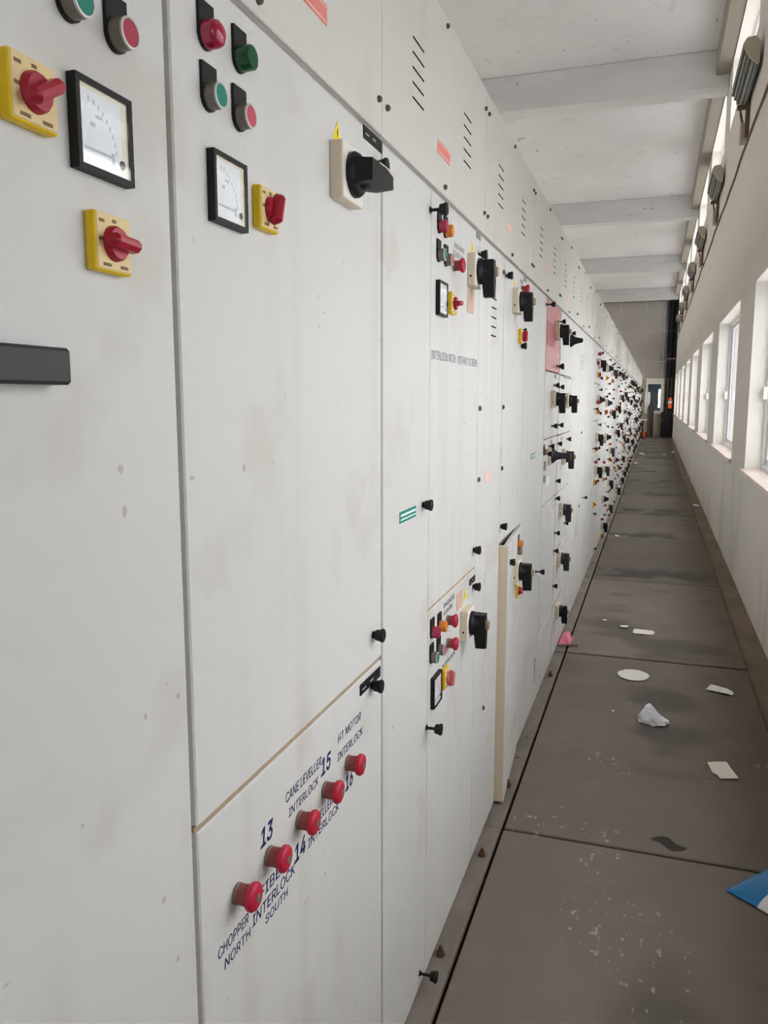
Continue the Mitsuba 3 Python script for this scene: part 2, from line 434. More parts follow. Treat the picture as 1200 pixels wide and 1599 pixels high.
tag('wall_beyond', 'blue grey walls of the small room seen through the end window', kind='structure')

# ---------------------------------------------------------------- switchgear controls (local axes: x out of the door, y along the row, z up)


def push_button(par, y, z, cap, x=0.0, holder=True, far=False, label=None):
    k = nk(par + '__push_button')
    at = (x, y, z)
    if far:
        add(k, shape('pb_far', lambda: lathe([(0, 0.0), (0, 0.0145), (0.022, 0.0145), (0.022, 0.0)], 12), cap), at=at)
        return k
    if holder:
        add(k + '__label_holder', shape('holder', lambda: poly_x([(-0.0165, 0.036), (0.0165, 0.036)] + [(0.0165 * math.cos(t), 0.0165 * math.sin(t)) for t in np.linspace(0, -math.pi, 14)], 0.0, 0.004), 'black'), at=at)
    add(k + '__bezel', shape('bezel', lambda: lathe([(0.0, 0.0), (0.0, 0.0150), (0.018, 0.0145)], 28), 'bezel_metal', 40), at=at)
    add(k + '__rim', shape('rim', lambda: lathe([(0.0172, 0.0), (0.0172, 0.0149), (0.0192, 0.0147), (0.0195, 0.0125), (0.0185, 0.0125), (0.0185, 0.0)], 28), 'ring_metal', 40), at=at)
    add(k + '__cap', shape('cap', lambda: lathe([(0.0175, 0.0), (0.0175, 0.0124), (0.0192, 0.0122), (0.0194, 0.0)], 28), cap, 40), at=at)
    if label:
        labels[k] = {'label': label}
    return k


def lamp(par, y, z, lens, x=0.0, flat=False, far=False, label=None):
    k = nk(par + '__indicator_lamp')
    at = (x, y, z)
    if far:
        add(k, shape('pb_far', lambda: lathe([(0, 0.0), (0, 0.0145), (0.022, 0.0145), (0.022, 0.0)], 12), lens), at=at)
        return k
    add(k + '__label_holder', shape('holder2', lambda: cat(poly_x([(-0.0165, 0.036), (0.0165, 0.036)] + [(0.0165 * math.cos(t), 0.0165 * math.sin(t)) for t in np.linspace(0, -math.pi, 14)], 0.0, 0.004)), 'black'), at=at)
    prof = [(0.003, 0.0), (0.003, 0.0155), (0.020, 0.0148), (0.0215, 0.0135), (0.022, 0.0)] if flat else [(0.003, 0.0), (0.003, 0.0158), (0.015, 0.0156), (0.020, 0.0140), (0.0235, 0.0095), (0.0248, 0.005), (0.0252, 0.0)]
    add(k + '__lens', shape('lens%d' % flat, lambda: lathe(prof, 28), lens, 40), at=at)
    if label:
        labels[k] = {'label': label}
    return k


def mushroom(par, y, z, x=0.0, s=1.0, far=False, label=None):
    k = nk(par + '__emergency_button')
    at = (x, y, z)
    if far:
        add(k, shape('mush_far%.2f' % s, lambda: lathe([(0, 0.0), (0, 0.012), (0.02, 0.012), (0.023, 0.02), (0.031, 0.018), (0.033, 0.0)], 12, s), 'mushroom_red'), at=at)
        return k
    add(k + '__collar', shape('collar%.2f' % s, lambda: lathe([(0.0, 0.0), (0.0, 0.0150), (0.004, 0.0150), (0.006, 0.0130), (0.006, 0.0)], 24, s), 'bezel_metal', 40), at=at)
    add(k + '__stem', shape('mstem%.2f' % s, lambda: lathe([(0.005, 0.0), (0.005, 0.0140), (0.020, 0.0150), (0.020, 0.0)], 24, s), 'mushroom_dusty', 40), at=at)
    add(k + '__head', shape('mhead%.2f' % s, lambda: lathe([(0.0185, 0.0), (0.0185, 0.0152), (0.0215, 0.0188), (0.0245, 0.0202), (0.0280, 0.0202), (0.0310, 0.0182), (0.0330, 0.013), (0.0340, 0.0)], 28, s), 'mushroom_red', 40), at=at)
    add(k + '__centre_mark', shape('mdot%.2f' % s, lambda: lathe([(0.0320, 0.0), (0.0333, 0.0062), (0.0344, 0.006), (0.0346, 0.0)], 16, s), 'mark_grey'), at=at)
    if label:
        labels[k] = {'label': label}
    return k


def knob_bar(angle):
    def b():
        bar = cbox(0.016, 0.033, -0.0225, 0.0225, -0.0062, 0.0062, 0.004)
        v = np.array(bar.vertices)
        v[:, 1] *= np.where(v[:, 0] > 0.027, 0.88, 1.0)
        bar.vertices = v
        m = cat(lathe([(0.012, 0.0), (0.012, 0.0172), (0.017, 0.0165), (0.020, 0.0145), (0.020, 0.0)], 24), bar)
        c, s = math.cos(angle), math.sin(angle)
        m.apply_transform([[1, 0, 0, 0], [0, c, -s, 0], [0, s, c, 0], [0, 0, 0, 1]])
        return m
    return b


def rotary_switch(par, y, z, angle=0.3, x=0.0, knob='knob_red', far=False, h=0.0265, label=None):
    k = nk(par + '__rotary_switch')
    at = (x, y, z)
    add(k + '__plate', shape('rs_plate', lambda: cbox(0.0, 0.012, -h, h, -h, h, 0.0015), 'yellow'), at=at)
    add(k + '__knob', shape('rs_knob%.1f' % angle, knob_bar(angle), knob, 35), at=at)
    if far:
        return k
    add(k + '__face', shape('rs_face', lambda: cbox(0.010, 0.0130, -h + 0.0022, h - 0.0006, -h + 0.0022, h - 0.0006, 0.0008), 'switch_face'), at=at)

    def marks():
        q = [box(0.0128, 0.0133, yy - w / 2, yy + w / 2, zz - 0.0016, zz + 0.0016) for yy, zz, w in
             ((-0.018, 0.019, 0.008), (0.001, 0.021, 0.006), (-0.020, 0.002, 0.006), (-0.012, -0.021, 0.012), (0.014, -0.021, 0.012))]
        return cat(*q)
    add(k + '__print', shape('rs_marks', marks, 'print_dark'), at=at)
    if label:
        labels[k] = {'label': label}
    return k


def ammeter(par, y, z, x=0.0, s=0.083, label=None):
    k = nk(par + '__ammeter')
    at = (x, y, z)
    h = s / 2

    def bez():
        return MB(0, 0.0105, -h, h, -h, h) - MB(0.007, 0.02, -h + 0.0055, h - 0.0055, -h + 0.0055, h - 0.0055)

    def dial():
        return cbox(0.0072, 0.0088, -h + 0.0055, h - 0.017, -h + 0.0055, h - 0.010, 0.0005)

    def prints():
        q = [box(0.0086, 0.0091, -h + 0.010, 0.010, -0.022, -0.0195), box(0.0086, 0.0091, 0.008, 0.0125, -0.027, -0.0165)]
        for t in np.linspace(0.15, 1.42, 9):
            cy, cz = -0.030 + 0.046 * math.sin(t), -0.022 + 0.046 * math.cos(t)
            q.append(box(0.0086, 0.0090, cy - 0.001, cy + 0.001, cz - 0.0022, cz + 0.0022))
        q.append(box(0.0086, 0.0090, -0.022, -0.015, 0.000, 0.004))
        q.append(box(0.0086, 0.0090, -0.014, -0.004, 0.009, 0.012))
        return cat(*q)
    add(k + '__bezel', shape('am_bezel', bez, 'black'), at=at)
    add(k + '__face', shape('am_face', lambda: box(0.0068, 0.0076, -h + 0.005, h - 0.005, -h + 0.005, h - 0.005), 'dial_cream'), at=at)
    add(k + '__dial', shape('am_dial', dial, 'dial_white'), at=at)
    add(k + '__print', shape('am_print', prints, 'dial_print'), at=at)
    add(k + '__adjuster', shape('am_adj', lambda: lathe([(0.007, 0.0), (0.007, 0.0045), (0.0094, 0.0042), (0.0097, 0.0)], 16).apply_translation([0, 0.024, -0.024]), 'black'), at=at)
    add(k + '__glass', shape('am_glass', lambda: box(0.0100, 0.0101, -h + 0.0055, h - 0.0055, -h + 0.0055, h - 0.0055).slice_plane([0.01005, 0, 0], [1, 0, 0]), 'pane_glass'), at=at)
    if label:
        labels[k] = {'label': label}
    return k


def iso_handle(vertical):
    def b():
        # boss, then a tapering grip from the boss out to the end
        boss = lathe([(0.022, 0.0), (0.022, 0.036), (0.030, 0.0365), (0.036, 0.033), (0.040, 0.026), (0.050, 0.022), (0.050, 0.0)], 28)
        pts = []
        for u, w, x0, x1 in ((-0.030, 0.021, 0.036, 0.068), (0.030, 0.021, 0.036, 0.070), (0.074, 0.013, 0.040, 0.070)):
            pts += [(x0, u, w), (x0, u, -w), (x1, u, w * 0.8), (x1, u, -w * 0.8)]
        m = cat(boss, trimesh.convex.convex_hull(np.array(pts)))
        if vertical:
            m.apply_transform([[1, 0, 0, 0], [0, 0, 1, 0], [0, -1, 0, 0], [0, 0, 0, 1]])
        return m
    return b


def isolator(par, y, z, x=0.0, vertical=True, far=False, hmat='black', label=None):
    k = nk(par + '__isolator_switch')
    at = (x, y, z)
    add(k + '__base_plate', shape('iso_plate', lambda: cbox(0.0, 0.022, -0.0475, 0.0475, -0.045, 0.045, 0.0015), 'plate_side'), at=at)
    add(k + '__handle', shape('iso_handle%d' % vertical, iso_handle(vertical), hmat, 30), at=at)
    if far:
        return k
    add(k + '__face', shape('iso_face', lambda: cbox(0.021, 0.0235, -0.0465, 0.0465, -0.044, 0.044, 0.0008), 'plate_face'), at=at)
    if vertical:
        add(k + '__padlock_tab', shape('iso_tabv', lambda: cbox(0.060, 0.080, -0.008, 0.008, -0.016, 0.010, 0.003), 'plate_brown'), at=at)
        add(k + '__pin_hole', shape('iso_hole', lambda: lathe([(0.0, 0.0), (0.0, 0.003), (0.0006, 0.003), (0.0006, 0.0)], 10).apply_transform(trimesh.transformations.rotation_matrix(-math.pi / 2, [0, 0, 1], [0, 0, 0])).apply_translation([0.010, -0.0476, -0.018]), 'slot_dark'), at=at)
    else:
        add(k + '__padlock_tab', shape('iso_tabh', lambda: cat(cbox(0.040, 0.0705, 0.004, 0.056, 0.0155, 0.0185, 0.001)), 'plate_side'), at=at)
        add(k + '__lock_slot', shape('iso_sloth', lambda: cbox(0.048, 0.064, 0.016, 0.044, 0.0180, 0.0192, 0.0004), 'rust'), at=at)
    if label:
        labels[k] = {'label': label}
    return k


def latch(par, y, z, x=0.0, stem=0.012, s=1.0, far=False, m='black', label=None):
    k = nk(par + '__latch_knob')
    at = (x, y, z)
    n = 10 if far else 20
    build = lambda: lathe([(0.0, 0.0), (0.0, 0.0075), (0.003, 0.007), (0.004, 0.0035), (stem, 0.0038), (stem, 0.0098 * s), (stem + 0.002, 0.0110 * s), (stem + 0.010, 0.0118 * s), (stem + 0.014, 0.0142 * s), (stem + 0.0175, 0.0130 * s), (stem + 0.018, 0.0)], n)
    add(k, shape('latch%.3f_%.2f_%d' % (stem, s, n), build, m, 40), at=at)
    if label:
        labels[k] = {'label': label}
    return k


def screw(par, y, z, x=0.0, r=0.006, d=0.007):
    k = nk(par + '__screw')
    add(k, shape('screw%.4f' % r, lambda: lathe([(0, 0.0), (0, r), (d * 0.7, r * 0.92), (d, r * 0.6), (d, 0.0)], 10), 'screw_dark'), at=(x, y, z))
    return k


def plate(par, name, y0, y1, z0, z1, m, x=0.0, d=0.0016, label=None):
    k = nk(par + '__' + name)
    add(k, cbox(x - 0.0005, x + d, y0, y1, z0, z1, 0.0004), m)
    if label:
        labels[k] = {'label': label}
    return k


def name_plate(par, y0, y1, z0, z1, x=0.0, m='black', printed=True):
    k = nk(par + '__name_plate')
    add(k + '__plate', cbox(x - 0.0005, x + 0.0022, y0, y1, z0, z1, 0.0004), m)
    if printed:
        w, zc = y1 - y0, (z0 + z1) / 2
        add(k + '__print', cat(box(x + 0.0021, x + 0.0025, y0 + 0.08 * w, y0 + 0.26 * w, zc - 0.003, zc), box(x + 0.0021, x + 0.0025, y0 + 0.46 * w, y0 + 0.62 * w, zc - 0.002, zc + 0.002)), 'dim_print')
    return k


def warning_triangle(par, y, z0, x=0.0, s=0.034):
    k = nk(par + '__warning_sign')
    add(k + '__plate', shape('tri', lambda: poly_x([(-s / 2, 0), (s / 2, 0), (0, s * 0.9)], -0.0004, 0.0012), 'sign_yellow'), at=(x, y, z0))
    add(k + '__bolt_symbol', shape('tribolt', lambda: poly_x([(-0.001, 0.004), (0.004, 0.013), (0.0005, 0.0125), (0.0015, 0.021), (-0.0035, 0.011), (0.0, 0.0115)], 0.0010, 0.0016), 'slot_dark'), at=(x, y, z0))
    return k


def teal_label(par, y0, y1, z0, z1, x=0.0):
    k = nk(par + '__teal_label')
    h = z1 - z0
    add(k + '__plate', cbox(x - 0.0005, x + 0.0014, y0, y1, z0, z1, 0.0003), 'teal_plate')
    add(k + '__print', box(x + 0.0013, x + 0.0017, y0 + 0.006, y1 - 0.004, z0 + 0.56 * h, z0 + 0.76 * h), 'white_print')
    add(nk(k + '__print'), box(x + 0.0013, x + 0.0017, y0 + 0.004, y1 - 0.003, z0 + 0.22 * h, z0 + 0.34 * h), 'white_print')


def slot_group(par, y0, y1, zs, x=0.0, slope=0.0, hh=0.0022):
    for z in zs:
        k = nk(par + '__louvre_slot')
        b = cbox(-0.004, 0.0012, 0, y1 - y0, -hh, hh, 0.0008)
        add(k, shape('slot%.3f_%.4f' % (y1 - y0, hh), lambda: b, 'slot_dark'), at=(x, y0, z))


def text(par, s, y0, y1, z0, h, m='blue_ink', bold=False, slant=0.0, x=0.0, name='lettering'):
    k = nk(par + '__' + name)
    add(k, lettering(s, y1 - y0, h, bold, slant), m, at=(x + 0.0001, y0, z0))
    labels[k] = {'label': f'blue hand-painted lettering {s}' if m == 'blue_ink' else f'grey lettering {s}'}
    return k


# ---------------------------------------------------------------- cabinets
DEPTH = 0.62
DOOR_T = 0.018


def cabinet(y0, y1, label, group=None, cut=False):
    k = nk('switchgear_cabinet')
    body = MB(-DEPTH, -DOOR_T - 0.001, y0 + 0.0008, y1 - 0.0008, 0.001, 2.024) - (MB(-0.10, 0.1, y0 + 0.02, y0 + 0.46, 0.03, 0.98) if cut else m3.Manifold())
    add(k + '__body', body, 'body_paint')
    tag(k, label, 'switchgear cabinet', group)
    return k


def door(par, y0, y1, z0, z1, m='paint', gap=0.0015, name='door', top_gap=None):
    k = nk(par + '__' + name)
    add(k, cbox(-DOOR_T, 0.0, y0 + gap, y1 - gap, z0 + gap, z1 - (top_gap or gap), 0.0022), m)
    return k


# cabinet 1, nearest the viewer
A = cabinet(-1.45, 0.805, 'light grey switchgear cabinet nearest the viewer, with the black bar handle')
door(A, -1.445, -0.72, 0.004, 2.022)
door(A, -0.715, 0.085, 0.004, 2.022)
door(A, 0.090, 0.8035, 0.004, 2.022)
push_button(A, 0.648, 1.889, 'cap_teal', label='green push button in a metal bezel')
push_button(A, 0.715, 1.888, 'cap_red', label='red push button in a metal bezel')
rotary_switch(A, 0.585, 1.790, angle=0.55, h=0.0275, label='yellow plate rotary switch with red knob left of the ammeter')
ammeter(A, 0.6825, 1.7875, label='square black framed ammeter')
rotary_switch(A, 0.683, 1.6845, angle=-0.05, label='yellow plate rotary switch with red knob under the ammeter')
k = nk(A + '__bar_handle')
add(k, cbox(0.0, 0.021, 0.462, 0.604, 1.5475, 1.580, 0.003), 'black_worn')
labels[k] = {'label': 'flat black bar handle'}

# cabinet 2: big door above, mushroom-button door below
B = cabinet(0.808, 1.533, 'light grey switchgear cabinet with five red mushroom buttons on its lower door')
door(B, 0.8105, 1.532, 1.001, 2.022, gap=0.0025)
door(B, 0.8105, 1.532, 0.004, 0.998, gap=0.0025)
k = nk(B + '__seal_strip')
add(k, box(-DOOR_T, -0.004, 0.812, 1.505, 0.996, 1.003), 'plate_brown')
lamp(B, 0.886, 1.956, 'lens_red', label='glossy red indicator lamp')
lamp(B, 0.967, 1.960, 'lens_green', flat=True, label='dark green indicator lamp')
push_button(B, 0.889, 1.889, 'cap_teal', label='teal green push button')
push_button(B, 0.963, 1.889, 'cap_pink', label='pinkish red push button')
ammeter(B, 0.924, 1.789, label='square black framed ammeter')
rotary_switch(B, 1.024, 1.789, angle=1.25, label='yellow plate rotary switch with red knob beside the ammeter')
isolator(B, 1.316, 1.906, vertical=False, label='isolator with black handle turned sideways on a cream plate')
warning_triangle(B, 1.301, 1.9585)
name_plate(B, 1.428, 1.552 - 0.022, 2.0005, 2.0225)
latch(B, 1.498, 1.969, stem=0.006)
latch(B, 1.476, 1.064, stem=0.006)
latch(B, 1.466, 0.961, stem=0.006)
name_plate(B, 1.398, 1.517, 0.963, 0.985)
for i, (y, n) in enumerate(((0.906, ''), (1.003, ''), (1.112, ''), (1.219, ''), (1.330, ''))):
    mushroom(B, y, 0.857, label=f'red mushroom push button, {["first", "second", "third", "fourth", "fifth"][i]} in the rising row')
for s, y0, y1, z0, h, b in (('13', 0.978, 1.016, 0.880, 0.030, True), ('14', 1.092, 1.134, 0.790, 0.030, True), ('15', 1.204, 1.246, 0.886, 0.031, True), ('16', 1.318, 1.356, 0.803, 0.030, True)):
    text(B, s, y0, y1, z0, h, bold=b, slant=0.15)
for s, y0, y1, z0, h in (('CANE LEVELLER', 1.064, 1.205, 0.9085, 0.017), ('INTERLOCK', 1.074, 1.192, 0.880, 0.015), ('HT MOTOR', 1.283, 1.403, 0.914, 0.016), ('INTERLOCK', 1.280, 1.412, 0.880, 0.016),
                         ('FIBER', 0.972, 1.060, 0.803, 0.018), ('INTERLOCK', 0.948, 1.092, 0.776, 0.018), ('SOUTH', 0.988, 1.064, 0.754, 0.014), ('CHOPPER', 0.852, 0.936, 0.793, 0.016), ('NORTH', 0.868, 0.940, 0.768, 0.015),
                         ('LEVELLER', 1.160, 1.254, 0.812, 0.016), ('INTERLOCK', 1.146, 1.284, 0.787, 0.016)):
    text(B, s, y0, y1, z0, h, slant=0.1)

# cabinet 3: cable alley, control door, second alley
Cc = cabinet(1.536, 2.866, 'light grey switchgear cabinet lettered INTERLOCK WITH ROTARY SCREEN')
door(Cc, 1.538, 1.893, 0.004, 2.022, gap=0.0008)
door(Cc, 1.8945, 2.452, 1.008, 2.022, gap=0.0008)
door(Cc, 1.8945, 2.452, 0.004, 1.003, gap=0.0008)
add(nk(Cc + '__seal_strip'), box(-DOOR_T, -0.003, 1.897, 2.445, 1.002, 1.009), 'plate_brown')
door(Cc, 2.4535, 2.8645, 0.004, 2.022, gap=0.0008)
latch(Cc, 1.884, 1.972, stem=0.024, s=1.1)
latch(Cc, 1.884, 0.702, stem=0.024, s=1.1)
latch(Cc, 1.838, 1.283, stem=0.006)
teal_label(Cc, 1.652, 1.776, 1.264, 1.289)
lamp(Cc, 1.965, 1.951, 'lens_red', flat=True)
lamp(Cc, 2.025, 1.951, 'lens_amber', flat=True)
push_button(Cc, 1.960, 1.883, 'cap_teal')
push_button(Cc, 2.033, 1.883, 'cap_pink')
mushroom(Cc, 2.122, 1.882, s=0.92)
ammeter(Cc, 1.984, 1.781)
rotary_switch(Cc, 2.086, 1.781, angle=0.1)
isolator(Cc, 2.332, 1.897)
plate(Cc, 'tag', 2.286, 2.368, 1.781, 1.845, 'tag_brown')
warning_triangle(Cc, 2.339, 1.953)
name_plate(Cc, 2.395, 2.450, 2.004, 2.0215, m='grey_tag')
latch(Cc, 2.432, 1.960, stem=0.008)
screw(Cc, 2.840, 1.969, r=0.008)
slot_group(Cc, 2.645, 2.725, (1.862, 1.832, 1.801, 1.771, 1.742))
text(Cc, 'INTERLOCK WITH', 1.905, 2.155, 1.631, 0.022, m='grey_ink')
text(Cc, 'ROTARY SCREEN', 2.185, 2.430, 1.631, 0.022, m='grey_ink')
text(Cc, 'BAGASSE', 2.125, 2.245, 1.930, 0.014, m='grey_ink', slant=0.1)
text(Cc, 'ELEVATOR', 2.115, 2.225, 1.908, 0.014, m='grey_ink', slant=0.1)
for y, z in ((2.478, 1.506), (2.478, 1.283), (2.62, 0.477)):
    screw(Cc, y, z, r=0.008)
plate(Cc, 'danger_label', 2.58, 2.668, 1.262, 1.298, 'danger_pale')
name_plate(Cc, 2.371, 2.448, 0.964, 0.983)
plate(Cc, 'tag', 2.203, 2.276, 0.926, 0.979, 'tag_brown')
warning_triangle(Cc, 2.311, 0.938)
latch(Cc, 2.42, 1.068, stem=0.006)
latch(Cc, 2.425, 0.950, stem=0.006)
lamp(Cc, 1.930, 0.942, 'lens_red', flat=True)
lamp(Cc, 2.003, 0.938, 'lens_amber', flat=True)
push_button(Cc, 1.926, 0.876, 'cap_teal')
push_button(Cc, 1.996, 0.875, 'cap_pink')
mushroom(Cc, 2.092, 0.930, s=0.92)
mushroom(Cc, 2.100, 0.862, s=0.92)
ammeter(Cc, 1.966, 0.777)
rotary_switch(Cc, 2.056, 0.778, angle=1.3, knob='knob_faded')
isolator(Cc, 2.30, 0.868)
text(Cc, 'BAGASSE', 2.055, 2.180, 0.972, 0.014, slant=0.05)
text(Cc, 'ELEVATOR', 2.055, 2.150, 0.951, 0.013, slant=0.05)
text(Cc, 'INTERLOCK', 2.040, 2.190, 0.802, 0.013, slant=0.05)
latch(Cc, 1.838, 0.045, stem=0.030, s=1.1)
for z in (0.90, 0.93, 0.96, 0.99, 1.02, 1.05):
    add(nk(Cc + '__embossed_bump'), shape('bump', lambda: lathe([(-0.001, 0.0), (-0.001, 0.007), (0.002, 0.005), (0.003, 0.0)], 12), 'chamber_paint', 40), at=(0, 2.60, z))

# cabinet 4: plain upper door, lower door left ajar
D = cabinet(2.869, 4.030, 'light grey switchgear cabinet whose lower door stands slightly ajar', cut=True)
door(D, 2.873, 3.362, 1.012, 2.022, gap=0.001)
k = nk(D + '__door')
aj = cbox(-0.016, 0.004, -0.489, 0.0, 0.004, 1.004, 0.0022)
rot = T().translate([0, 3.362, 0]).rotate([0, 0, 1], 3.6)
add(k, aj, 'paint', at=rot)
labels[k] = {'label': 'lower door standing slightly ajar with a cream rubber seal'}
add(k + '__lip', cbox(-0.046, 0.001, -0.489, -0.471, 0.006, 1.002, 0.001), 'paint', at=rot)
add(k + '__seal', box(-0.045, -0.001, -0.4915, -0.4885, 0.008, 1.000), 'seal', at=rot)
door(D, 3.364, 4.027, 0.004, 2.022, gap=0.0008)
latch(D, 2.888, 1.964, stem=0.008)
isolator(D, 3.085, 1.897)
warning_triangle(D, 3.066, 1.953)
mushroom(D, 3.25, 1.962, s=0.92)
mushroom(D, 3.335, 1.874, s=0.92)
rotary_switch(D, 3.222, 1.779, angle=1.4)
latch(D, 3.262, 1.800, stem=0.004)
latch(D, 3.272, 1.745, stem=0.004)
name_plate(D, 3.29, 3.355, 2.002, 2.020, m='grey_tag')
text(D, 'CANE', 3.20, 3.28, 1.985, 0.014, m='grey_ink')
screw(D, 2.885, 1.506, r=0.008)
screw(D, 2.885, 1.286, r=0.008)
latch(D, 2.888, 1.072, stem=0.006)
AJ = 0.028
latch(D, 2.93, 0.932, x=AJ - 0.002, stem=0.006)
lamp(D, 3.238, 0.948, 'lens_amber', flat=True, x=0.010)
push_button(D, 3.232, 0.918, 'cap_red', x=0.010)
isolator(D, 3.105, 0.862, x=0.018)
rotary_switch(D, 3.195, 0.762, x=0.012, angle=0.2)
latch(D, 3.868, 0.700, stem=0.026, s=1.0)
latch(D, 4.000, 1.985, stem=0.026, s=1.0)
teal_label(D, 3.60, 3.745, 1.266, 1.289)
slot_group(D, 3.90, 3.965, (0.232, 0.204, 0.176, 0.148, 0.120))

# cabinet 5: two columns of modules, the top left one red
E = cabinet(4.033, 5.330, 'switchgear cabinet with a faded red module door at its top')
k = door(E, 4.036, 4.635, 1.676, 2.022, 'red_paint', gap=0.001)
labels[k] = {'label': 'faded red painted module door'}
k = nk(E + '__red_patch')
add(k, cbox(-0.0005, 0.0012, 4.045, 4.40, 1.80, 1.92, 0.0004), 'red_patch')
labels[k] = {'label': 'darker red patch on the red door'}
for z0, z1 in ((1.334, 1.672), (0.994, 1.330), (0.652, 0.990), (0.322, 0.648), (0.004, 0.318)):
    door(E, 4.036, 4.635, z0, z1, gap=0.001)
for z0, z1 in ((1.672, 2.022), (1.330, 1.668), (0.990, 1.326), (0.652, 0.986), (0.322, 0.648), (0.004, 0.318)):
    door(E, 4.66, 5.327, z0, z1, gap=0.001)
latch(E, 4.50, 1.948, stem=0.024)
warning_triangle(E, 4.45, 1.955)
isolator(E, 4.425, 1.893)
slot_group(E, 4.642, 4.655, (1.82, 1.79, 1.76, 1.73), hh=0.003)
latch(E, 4.52, 1.714, stem=0.020)
latch(E, 4.62, 1.711, stem=0.010)
name_plate(E, 4.42, 4.49, 1.645, 1.667, m='grey_tag')
k = nk(E + '__cone_handle')
add(k, lathe([(0.0, 0.0), (0.0, 0.040), (0.012, 0.036), (0.030, 0.022), (0.060, 0.015), (0.075, 0.012), (0.076, 0.0)], 24), 'black', 40, at=(0.0, 5.20, 1.895))
latch(E, 5.27, 1.945, stem=0.006)
k = nk(E + '__name_plate')
add(k, cbox(-0.0005, 0.002, 4.88, 5.30, 1.659, 1.671, 0.0004), 'grey_tag')
latch(E, 4.40, 1.607, stem=0.012)
latch(E, 4.66, 1.602, stem=0.010)
isolator(E, 4.34, 1.535)
isolator(E, 5.02, 1.525)
latch(E, 4.36, 1.392, stem=0.012)
latch(E, 4.66, 1.388, stem=0.012)
for y0, y1, z in ((3.952 + 0.09, 4.403, 1.3315), (4.772, 5.301, 1.328), (4.68, 5.16, 0.319), (4.68, 5.0, 0.650)):
    add(nk(E + '__seal_strip'), box(-0.004, 0.0004, y0, y1, z - 0.003, z + 0.003), 'plate_brown')
name_plate(E, 4.335, 4.385, 1.297, 1.318, m='grey_tag')
name_plate(E, 4.835, 4.88, 1.293, 1.313, m='grey_tag')
latch(E, 5.16, 1.285, stem=0.010)
latch(E, 4.64, 1.283, stem=0.010)
latch(E, 4.27, 1.289, stem=0.010)
push_button(E, 4.06, 1.272, 'cap_red')
latch(E, 4.075, 1.262, x=0.018, stem=0.004)
k = nk(E + '__trumpet_handle')
add(k, lathe([(0.0, 0.0), (0.0, 0.040), (0.004, 0.042), (0.012, 0.036), (0.026, 0.022), (0.050, 0.0165), (0.085, 0.0155), (0.100, 0.018), (0.101, 0.0)], 24), 'black_worn', 40, at=(0.012, 4.30, 1.238))
labels[k] = {'label': 'grey trumpet shaped isolator handle pointing out of the door'}
add(nk(E + '__base_plate'), cbox(0.0, 0.013, 4.24, 4.345, 1.19, 1.285, 0.0015), 'plate_side')
isolator(E, 4.93, 1.192, hmat='black_worn')
plate(E, 'meter_window', 4.07, 4.13, 1.176, 1.222, 'grey_tag', d=0.006)
plate(E, 'meter_window', 4.07, 4.11, 1.115, 1.150, 'grey_tag', d=0.006)
plate(E, 'paper_label', 4.20, 4.30, 1.085, 1.13, 'notice_white')
latch(E, 4.62, 1.073, stem=0.010)
isolator(E, 4.86, 0.878, hmat='black_worn')
latch(E, 4.62, 0.972, stem=0.010)
latch(E, 5.15, 0.752, stem=0.010)
latch(E, 4.63, 0.770, stem=0.014)
isolator(E, 4.83, 0.585, hmat='black_worn')
latch(E, 4.62, 0.667, stem=0.010)
latch(E, 4.62, 0.460, stem=0.010)
isolator(E, 4.82, 0.262, hmat='black')
for z in (1.00, 0.97, 0.94):
    add(nk(E + '__louvre_slot'), cbox(-0.004, 0.0012, 4.50, 4.60, z - 0.002, z + 0.002, 0.0006), 'grey_tag')

# cabinet 6: blank cable chamber
Fc = cabinet(5.333, 6.600, 'blank light grey switchgear cabinet with two small louvre grids')
door(Fc, 5.336, 5.96, 0.004, 2.022, gap=0.001)
door(Fc, 5.963, 6.597, 0.004, 2.022, gap=0.001)
for zc in (1.80, 0.57):
    for cy in (5.99, 6.09, 6.19):
        for q in range(6):
            add(nk(Fc + '__louvre_slot'), shape('gridslot', lambda: cbox(-0.004, 0.001, -0.03, 0.03, -0.0022, 0.0022, 0.0006), 'grey_tag'), at=(0, cy, zc + 0.05 - 0.02 * q))
screw(Fc, 6.20, 0.729, r=0.009)
screw(Fc, 6.20, 1.285, r=0.009)
latch(Fc, 6.50, 0.758, stem=0.020)

# far cabinets: columns of module doors, each with isolator, push buttons, rotary switch and latches
bounds = [6.603, 8.30, 9.62, 10.68, 12.15, 13.60, 14.68, 15.75, 16.82, 17.88, 18.92, 19.95, 21.0, 22.05, 23.1, 24.15, 25.2, 26.25, 27.3, 28.35, 29.4, 30.45, 31.5, 32.5]
iso_y = [7.83, 9.27, 10.30, 11.70]
mod_z = [0.004, 0.335, 0.668, 1.002, 1.338, 1.674, 2.022]
ordinal = ['seventh', 'eighth', 'ninth', 'tenth', 'eleventh', 'twelfth', 'thirteenth', 'fourteenth', 'fifteenth', 'sixteenth', 'seventeenth', 'eighteenth', 'nineteenth', 'twentieth', 'twenty-first', 'twenty-second',
           'twenty-third', 'twenty-fourth', 'twenty-fifth', 'twenty-sixth', 'twenty-seventh', 'twenty-eighth', 'twenty-ninth', 'thirtieth', 'thirty-first', 'thirty-second', 'thirty-third', 'thirty-fourth']
